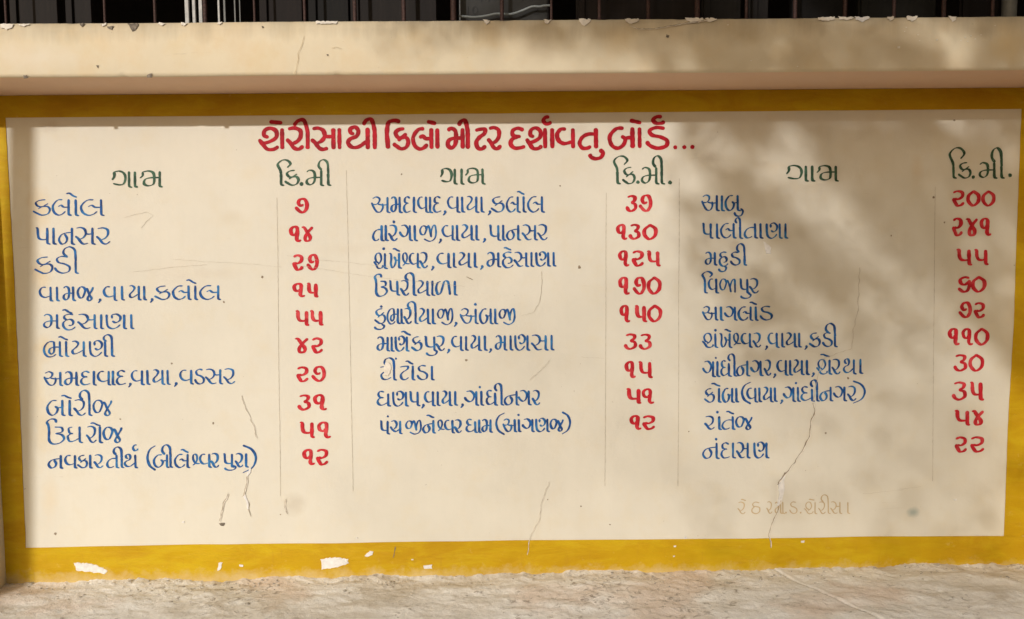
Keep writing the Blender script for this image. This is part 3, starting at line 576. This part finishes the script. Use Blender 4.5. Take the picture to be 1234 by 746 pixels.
for side, X, PD in (('l', XP0, .13), ('r', XP1, LD-.012)):
    n = 40; V, F = [], []; sg = -1 if side == 'l' else 1
    for i in range(n+1):
        z = ZG-.3 + (ZS-.004-ZG+.3)*i/n; e = .003*noise.noise(Vector((z*4, 4*sg, 0)))
        V += [Vector((X+e, .02, z)), Vector((X+e, -PD+.012, z)), Vector((X+e+sg*.004, -PD+.004, z)), Vector((X+e+sg*.012, -PD, z)), Vector((X+sg*3.2, -PD, z))]
    for i in range(n):
        for j in range(4): a = 5*i+j; F.append([a, a+1, a+6, a+5])
    obj('pier', V, F, cream_l, wall, False)

# ---------------------------------------------------------------- ground
def m_ground():
    a = M('rough_concrete', .92, .2)
    v = a.map(scale=(1, 1.25, 1), rot=(0, 0, .12))
    n1 = a.noise(1.5, 7, .62, v); n2 = a.noise(7, 8, .68, v, .5); n3 = a.noise(34, 6, .68, v, .6); n4 = a.noise(2.6, 4, .5, v)
    c = a.mix(a.ramp(n2, .34, .66), (.60, .54, .44), (.87, .85, .79))
    c = a.mix(a.math('MULTIPLY', a.ramp(n1, .40, .58), .8), c, (.89, .87, .82))
    c = a.mix(a.math('MULTIPLY', a.ramp(n4, .54, .66), .5), c, (.68, .50, .36))
    c = a.mix(a.math('MULTIPLY', a.math('MULTIPLY', a.ramp(n3, .53, .66), .85), a.ramp(a.noise(4.5, 4, .6, v, .4), .45, .60)), c, (.22, .17, .12))
    c = a.mix(a.math('MULTIPLY', a.ramp(a.noise(60, 6, .72, v, .4), .58, .70), .3), c, (.42, .32, .22))
    c = a.mix(a.math('MULTIPLY', a.ramp(a.noise(11, 5, .6, v), .64, .72), .35), c, (.42, .45, .42))
    c = a.mix(a.math('MULTIPLY', a.ramp(a.noise(90, 3, .6), .62, .72), .5), c, (.72, .68, .60))
    # unseen yard beyond the apron: brown earth added to lower and warm the bounce
    sp = a.n.new('ShaderNodeSeparateXYZ'); a.link(a.tc, sp.inputs[0])
    far = a.n.new('ShaderNodeMapRange'); a.link(sp.outputs[1], far.inputs[0]); far.inputs[1].default_value = -1.3; far.inputs[2].default_value = -1.7
    c = a.mix(far.outputs[0], c, (.27, .15, .07)); bk = a.n.new('ShaderNodeMapRange'); a.link(sp.outputs[1], bk.inputs[0]); bk.inputs[1].default_value = .4; bk.inputs[2].default_value = 1.0
    c = a.mix(bk.outputs[0], c, (.20, .14, .09))
    a.color(c)
    b = a.bump(n2, .45, .016); b = a.bump(n3, .6, .007, b); a.bump(a.noise(120, 5, .7), .6, .002, b)
    return a.m
gm = m_ground()
gx0, gx1 = XP0-.02, XP1+.02
LY = at(0, 704).z; RY = at(1234, 681).z
def gz(x, y):
    t = (x-XP0)/(XP1-XP0); base = LY + (RY-LY)*t
    p = Vector((x, y, 0))
    h = .012*noise.noise(p*2.3) + .007*noise.noise(Vector((x*9, y*14, 2))) + .0022*noise.noise(Vector((x*28, y*40, 3))) + .0012*noise.noise(Vector((x*75, y*95, 5)))
    edge = max(0, 1+y/.07)                     # mortar fillet where the floor meets the wall
    h += edge**2*(.006+.010*noise.noise(Vector((x*5, 1, 9)))+.008*noise.noise(Vector((x*24, 1, 4)))+.0035*noise.noise(Vector((x*90, 2, 4))))
    xr = 930+ (y*-1)*0                        # cracked seam running forward from the big crack
    sx = at(936, 690).x + (-y)*.48
    d = abs(x-sx); h += (.0008*max(0, 1-d/.012) - .006*max(0, 1-abs(x-sx+.014+.010*noise.noise(Vector((y*14, 0, 0))))/.007)) if y > -.9 else 0
    return base + h*min(1, max(0, (y+1.5)/.4))
nx, ny = 760, 170; V = []; F = []
ys = [.012 - 1.512*(j/ny)**1.5 for j in range(ny+1)]
for y in ys:
    for i in range(nx+1):
        x = gx0+(gx1-gx0)*i/nx; V.append(Vector((x, y, gz(x, y))))
for j in range(ny):
    for i in range(nx): a = j*(nx+1)+i; F.append([a, a+nx+1, a+nx+2, a+1])
# the same sheet goes on to the horizon
rim_front = [ny*(nx+1)+i for i in range(nx+1)]
b0 = len(V); V += [Vector((-70, -1.5, LY)), Vector((-70, -90, LY)), Vector((70, -90, RY)), Vector((70, -1.5, RY)), Vector((gx0, -1.5, LY)), Vector((gx1, -1.5, RY))]
F.append([b0+1, b0+2] + [b0+3] + rim_front[::-1] + [b0])
V += [Vector((-70, 90, LY)), Vector((gx0, 90, LY)), Vector((gx1, 90, RY)), Vector((70, 90, RY))]
F.append([b0, rim_front[0], 0, b0+7, b0+6]); F.append([rim_front[-1], b0+3, b0+9, b0+8, nx])
tag(obj('ground', V, F, gm, None, True), None, kind='structure')
# (the strip of ground behind the wall)
tag(obj('ground', [(gx0, .012, LY-.02), (gx1, .012, RY-.02), (gx1, 90, RY-.02), (gx0, 90, LY-.02)], [[0, 1, 2, 3]], gm), None, kind='structure')
# rubble lying along the foot of the wall
rb = []
for k in range(240):
    x = random.uniform(gx0+.02, gx1-.02); y = -abs(random.gauss(0, .07))-.008; r = random.uniform(.0012, .0045)*(1.6 if random.random() < .08 else 1)
    bm = bmesh.new(); bmesh.ops.create_icosphere(bm, subdivisions=1, radius=r)
    for v in bm.verts: v.co = Vector((v.co.x*random.uniform(.8, 1.7), v.co.y*random.uniform(.8, 1.3), v.co.z*.6))*random.uniform(.8, 1.2) + Vector((x, y, gz(x, y)+r*.3))
    bm.verts.index_update(); rb.append(([v.co.copy() for v in bm.verts], [[v.index for v in f.verts] for f in bm.faces])); bm.free()
V, F = join(rb); tag(obj('plaster_rubble', V, F, m_plain('plaster_crumbs', (.66, .60, .50), .95, .6, 30)), 'tiny crumbs of fallen plaster along the foot of the wall', 'rubble', kind='stuff')

# ---------------------------------------------------------------- window over the ledge
grille = thing('window_grille', 'row of rusty upright iron bars standing on the ledge in front of the dark window', 'window grille', (0, 0, ztop))
YB = .06; ZH = ztop + 1.25
bars = [(7, 3), (126, 3), (186.5, 3.4), (247, 5), (306.5, 3), (367, 3.6), (427.5, 4.6), (486.5, 5), (546.5, 7), (605, 4.6), (664.5, 3.2), (722.5, 4.2), (781.5, 4.6), (840.5, 6.5), (899.5, 4), (958, 5), (1018, 5), (1077, 4), (1137, 5), (1196, 4)]
for x, wpx in bars:
    p = at(x, 20, YB); r = wpx*.5*3.06/1000; n = 26; V = []; F = []; sd = 8; a0 = random.uniform(0, 1)
    for j in range(n+1):
        z = ztop-.02 + (ZH-ztop+.02)*j/n; rr = r*(1+.07*noise.noise(Vector((p.x*9, z*30, 0)))) ; cx_ = p.x+.002*noise.noise(Vector((p.x, z*3, 4)))
        V += [Vector((cx_+rr*math.cos(a0+2*math.pi*k/sd), YB+rr*math.sin(a0+2*math.pi*k/sd), z)) for k in range(sd)]
    for j in range(n):
        for k in range(sd): a = j*sd; F.append([a+k, a+(k+1) % sd, a+sd+(k+1) % sd, a+sd+k])
    obj('bar', local(V, grille), F, iron, grille, True)
V, F = box(XL0, XL1, YB-.02, YB+.02, ztop+.62, ztop+.65, .003); obj('cross_rail', local(V, grille), F, iron, grille)
# leaf panels of the shutters, each board at its own place behind the bars
Z0, Z1 = ztop-.01, ZH
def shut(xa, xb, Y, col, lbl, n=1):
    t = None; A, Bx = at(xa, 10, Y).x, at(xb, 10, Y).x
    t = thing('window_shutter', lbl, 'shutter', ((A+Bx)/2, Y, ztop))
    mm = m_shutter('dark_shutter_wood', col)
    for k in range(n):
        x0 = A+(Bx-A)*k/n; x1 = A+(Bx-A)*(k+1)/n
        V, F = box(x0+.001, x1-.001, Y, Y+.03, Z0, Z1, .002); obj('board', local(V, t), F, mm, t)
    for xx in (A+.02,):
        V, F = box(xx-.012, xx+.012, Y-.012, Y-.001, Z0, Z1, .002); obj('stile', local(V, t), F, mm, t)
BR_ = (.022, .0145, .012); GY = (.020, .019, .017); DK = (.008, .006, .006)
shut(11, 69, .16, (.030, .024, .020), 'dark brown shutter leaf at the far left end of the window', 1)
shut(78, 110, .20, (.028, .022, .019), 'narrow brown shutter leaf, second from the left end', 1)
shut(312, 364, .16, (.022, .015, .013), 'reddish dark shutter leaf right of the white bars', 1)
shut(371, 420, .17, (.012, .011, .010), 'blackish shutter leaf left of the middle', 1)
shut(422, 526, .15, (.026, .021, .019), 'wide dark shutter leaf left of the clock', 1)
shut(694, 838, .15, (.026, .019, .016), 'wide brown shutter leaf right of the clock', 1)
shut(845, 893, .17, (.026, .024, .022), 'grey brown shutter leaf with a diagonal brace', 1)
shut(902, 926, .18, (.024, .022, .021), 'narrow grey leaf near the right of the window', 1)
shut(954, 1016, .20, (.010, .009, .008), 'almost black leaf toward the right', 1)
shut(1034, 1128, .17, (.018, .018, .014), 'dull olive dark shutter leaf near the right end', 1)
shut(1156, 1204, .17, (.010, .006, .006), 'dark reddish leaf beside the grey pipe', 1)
# white balusters standing in the room, and a pipe
wm = m_plain('white_painted_rail', (.55, .54, .52), .6, .3, 40); pm = m_plain('grey_pipe', (.14, .14, .13), .5, .3, 15)
rail = thing('white_rail', 'white upright rails of a small gate seen between the bars at the left', 'gate', (at(240, 20, .3).x, .3, ztop))
for x, wpx, mm in ((225, 4.5, wm), (233.5, 3.5, wm), (241.5, 4, wm), (263.5, 2.2, wm), (270.5, 2.4, pm), (283, 1.6, pm), (289, 1.2, pm)):
    p = at(x, 15, .3); r = wpx*.5*3.3/1000
    V, F = box(p.x-r, p.x+r, .3, .3+2*r, ztop-.02, ztop+1.0, r*.3); obj('upright', local(V, rail), F, mm, rail)
V, F = box(at(219, 15, .29).x, at(292, 15, .29).x, .285, .298, ztop+.062, ztop+.070); obj('cross_bar', local(V, rail), F, iron, rail)
def tube(P, r, sd=8):
    V, F = [], []
    for i, p in enumerate(P):
        d = (P[min(i+1, len(P)-1)]-P[max(i-1, 0)]).normalized(); u_ = d.cross(Vector((0, 1, 0))).normalized(); v_ = d.cross(u_)
        V += [p + (u_*math.cos(2*math.pi*k/sd)+v_*math.sin(2*math.pi*k/sd))*r for k in range(sd)]
    for i in range(len(P)-1):
        for k in range(sd): a = i*sd; F.append([a+k, a+(k+1) % sd, a+sd+(k+1) % sd, a+sd+k])
    return V, F
px_ = at(1216, 12, .14)
V, F = tube([Vector((px_.x, .14, ztop-.02+i*.1)) for i in range(13)], 8.2*3.14/1000, 14)
tag(obj('drain_pipe', V, F, pm, None, True), 'pale grey upright pipe behind the bars at the far right', 'pipe')
# clock
YC = .13; a = at(553, 16, YC); b = at(661.5, 16, YC)
clock = thing('wall_clock', 'dark square clock with black numerals behind the middle bars', 'clock', ((a.x+b.x)/2, YC, ztop))
cw = (b.x-a.x)/2; cc = Vector(((a.x+b.x)/2, YC, at(611, 34, YC).z))
face_m = m_plain('smoky_clock_face', (.020, .020, .019), .35, .25, 12, .1); num_m = m_plain('black_numerals', (.006, .006, .006), .5, .1)
V, F = box(a.x, b.x, YC, YC+.03, cc.z-cw, cc.z+cw, .006); obj('clock_case', local(V, clock), F, m_plain('dark_clock_case', (.02, .018, .017), .4), clock)
V, F = box(a.x+.008, b.x-.008, YC-.003, YC-.0005, cc.z-cw+.008, cc.z+cw-.008); obj('clock_face', local(V, clock), F, face_m, clock)
for h, ch, off in [(h, c_, (i-(len(str(h))-1)/2)*.027) for h in range(1, 13) for i, c_ in enumerate(str(h))]:
    cu = bpy.data.curves.new('numeral', 'FONT'); cu.body = ch; cu.size = .042; cu.align_x = 'CENTER'; cu.align_y = 'CENTER'; cu.extrude = .0004
    tmp = bpy.data.objects.new('numeral', cu); C.objects.link(tmp)
    dg = bpy.context.evaluated_depsgraph_get(); me = bpy.data.meshes.new_from_object(tmp.evaluated_get(dg)); bpy.data.objects.remove(tmp)
    me.materials.clear(); me.materials.append(num_m)
    t = math.radians(30*h); o = bpy.data.objects.new('numeral', me); C.objects.link(o); o.parent = clock
    o.location = (math.sin(t)*.138 + off, -.0045, cc.z-ztop+math.cos(t)*.124); o.rotation_euler = (math.pi/2, 0, 0); o.scale = (1.25, 1, 1)
for ang, ln, wd in ((300, .06, .006), (60, .09, .004)):
    t = math.radians(ang); d = Vector((math.sin(t), 0, math.cos(t))); s_ = Vector((d.z, 0, -d.x))*wd/2; c0 = Vector((0, -.006, cc.z-ztop))
    obj('clock_hand', [c0-s_, c0+s_, c0+d*ln+s_*.4, c0+d*ln-s_*.4], [[0, 1, 2, 3]], num_m, clock)
cab = [(553, 19.2), (562, 20), (573, 20.6), (586, 19), (598, 16.6), (610, 17), (618, 16.6), (630, 12.5), (641, 8), (650, 8), (656, 6.8), (663, 6.6)]
V, F = tube([at(x, y, .10) for x, y in catmull(cab, 3)], .0042)
tag(obj('cable', V, F, m_plain('pale_cable', (.26, .29, .30), .5, .2), None, True), 'pale grey wavy cable strung in front of the dark clock', 'cable')
# the room behind and the wall that carries on over the window
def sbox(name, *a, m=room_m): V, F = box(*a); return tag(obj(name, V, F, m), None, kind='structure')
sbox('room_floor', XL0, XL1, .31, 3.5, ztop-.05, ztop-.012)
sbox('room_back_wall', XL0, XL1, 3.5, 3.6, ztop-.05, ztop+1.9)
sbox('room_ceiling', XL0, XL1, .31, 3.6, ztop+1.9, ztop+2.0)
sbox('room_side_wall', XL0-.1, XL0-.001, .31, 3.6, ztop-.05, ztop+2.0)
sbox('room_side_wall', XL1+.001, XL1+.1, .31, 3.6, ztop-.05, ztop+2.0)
V, F = box(XL0-.1, XL1+.1, -.02, .30, ZH, ZH+1.2)
obj('upper_wall', V, F, cream_l, wall)

# ---------------------------------------------------------------- the tree whose shade falls on the right of the wall
tree = thing('shade_tree', 'leafy tree standing in the yard opposite the wall, throwing the dappled shade', 'tree', (-.3, -7.4, LY))
bark = m_plain('bark', (.12, .085, .055), .9, .5, 12, .8, .02)
lm = M('green_leaf', .55, .4); lm.color(lm.mix(lm.ramp(lm.noise(3, 3), .4, .6), (.045, .085, .018), (.09, .13, .03)))
mx = lm.n.new('ShaderNodeMixShader'); tr = lm.n.new('ShaderNodeBsdfTranslucent'); tr.inputs[0].default_value = (.16, .20, .04, 1); mx.inputs[0].default_value = .35
lm.link(lm.b.outputs[0], mx.inputs[1]); lm.link(tr.outputs[0], mx.inputs[2]); lm.link(mx.outputs[0], lm.n['Material Output'].inputs[0]); lm = lm.m
def shade_want(px, py):
    """how leafy the crown is along the sun ray that ends at this point of the wall (0..1)"""
    if py > 118: s = min(1, max(0, (px-800)/90))
    else: s = min(1, max(0, (px-505)/250))
    low = min(1, max(0, (470-py)/230))
    if px > 1060 and py > 260: low *= .8
    a, b = (px+py)*.7071, (px-py)*.7071            # crown gaps are shaped so light streaks run from upper left to lower right
    n = noise.noise(Vector((a*.0055, b*.022, 2.2))) + .7*noise.noise(Vector((a*.011, b*.050, 7.7)))
    gap = min(1, max(0.10, .80 + 1.7*n))
    return min(1, s)*(.06+.94*low)*gap
random.seed(11)
V, F = [], []; n_leaf = 0; tips = []
while n_leaf < 13500:
    px = random.uniform(380, 1440); py = random.uniform(-70, 740)
    if random.random() > shade_want(px, py): continue
    p = at(px, py) + SUN*random.triangular(4.6, 7.4, 6.0)
    if n_leaf % 60 == 0: tips.append(p.copy())
    # a twig's spray: few leaves close together
    for q in range(random.choice((1, 2, 3))):
        c = p + Vector([random.gauss(0, .028) for _ in range(3)])
        u_ = Vector([random.gauss(0, 1) for _ in range(3)]).normalized(); v_ = u_.cross(Vector([random.gauss(0, 1) for _ in range(3)])).normalized()
        l = random.uniform(.020, .038); wv = l*.48; k = len(V)
        V += [c-u_*l, c+v_*wv, c+u_*l, c-v_*wv]; F.append([k, k+1, k+2, k+3]); n_leaf += 1
crown = obj('crown', local(V, tree), F, lm, tree)
base = Vector((-.3, -7.4, LY))
hub = base + Vector((-.15, .5, 2.3))
def limb(a, b, r0, r1, bend=.15, n=8):
    P = [a.lerp(b, i/n) + Vector((math.sin(i*1.3)*bend*.3, math.cos(i*1.7)*bend*.3, math.sin(math.pi*i/n)*bend)) for i in range(n+1)]
    P[0] = a; P[-1] = b; Vv, Ff = [], []; sd = 8
    for i, p in enumerate(P):
        r = r0+(r1-r0)*i/n; d = (P[min(i+1, n)]-P[max(i-1, 0)]).normalized(); u_ = d.cross(Vector((0, 1, .1))).normalized(); v_ = d.cross(u_)
        Vv += [p+(u_*math.cos(2*math.pi*k/sd)+v_*math.sin(2*math.pi*k/sd))*r for k in range(sd)]
    for i in range(n):
        for k in range(sd): a_ = i*sd; Ff.append([a_+k, a_+(k+1) % sd, a_+sd+(k+1) % sd, a_+sd+k])
    return Vv, Ff
V, F = limb(base, hub, .17, .10, .05); obj('trunk', local(V, tree), F, bark, tree, True)
random.shuffle(tips)
for t in tips[:9]:
    V, F = limb(hub, t, .045, .008, .2); obj('limb', local(V, tree), F, bark, tree, True)

# unseen thin tree added to dim the middle and lower right of the wall
tree2 = thing('shade_tree', 'added unseen thin crowned tree far out in the yard, faintly shading the wall', 'tree', (-5.3, -20.5, LY))
V, F = [], []; tips = []
for k in range(4200):
    px = random.uniform(395, 1300); py = random.uniform(115, 740)
    if random.random() > (min(1, (px-395)/220)*min(1, max(.25, (py-150)/260))*(.42 if px < 840 else .42+.58*min(1, (px-840)/120))): continue
    c = at(px, py) + SUN*random.uniform(19, 25)
    if k % 70 == 0: tips.append(c.copy())
    u_ = Vector([random.gauss(0, 1) for _ in range(3)]).normalized(); v_ = u_.cross(Vector([random.gauss(0, 1) for _ in range(3)])).normalized()
    l = random.uniform(.024, .046); wv = l*.48; n = len(V); V += [c-u_*l, c+v_*wv, c+u_*l, c-v_*wv]; F.append([n, n+1, n+2, n+3])
obj('crown', local(V, tree2), F, lm, tree2)
b2 = Vector(tree2.location); hub2 = b2 + Vector((.05, 0, 5.6))
V, F = limb(b2, hub2, .16, .07, .05); obj('trunk', local(V, tree2), F, bark, tree2, True)
for t in tips[:8]:
    V, F = limb(hub2, t, .02, .005, .2); obj('limb', local(V, tree2), F, bark, tree2, True)
# unseen leaning post, added for a soft shadow on the left border
ptop = at(27, 104) + SUN*3.0; pbot = at(22, 690) + SUN*3.0
d = (pbot-ptop).normalized(); pbot = ptop + d*((LY-ptop.z)/d.z)
V, F = limb(pbot, ptop, .055, .045, 0, 10)
V = [Vector(v) for v in V]; n = len(V); V.append(ptop.copy()); F += [[n-8+k, n-8+(k+1) % 8, n] for k in range(8)]
tag(obj('shade_post', V, F, bark, None, True), 'unseen leaning post added in the yard to throw soft shade on the left border', 'post')
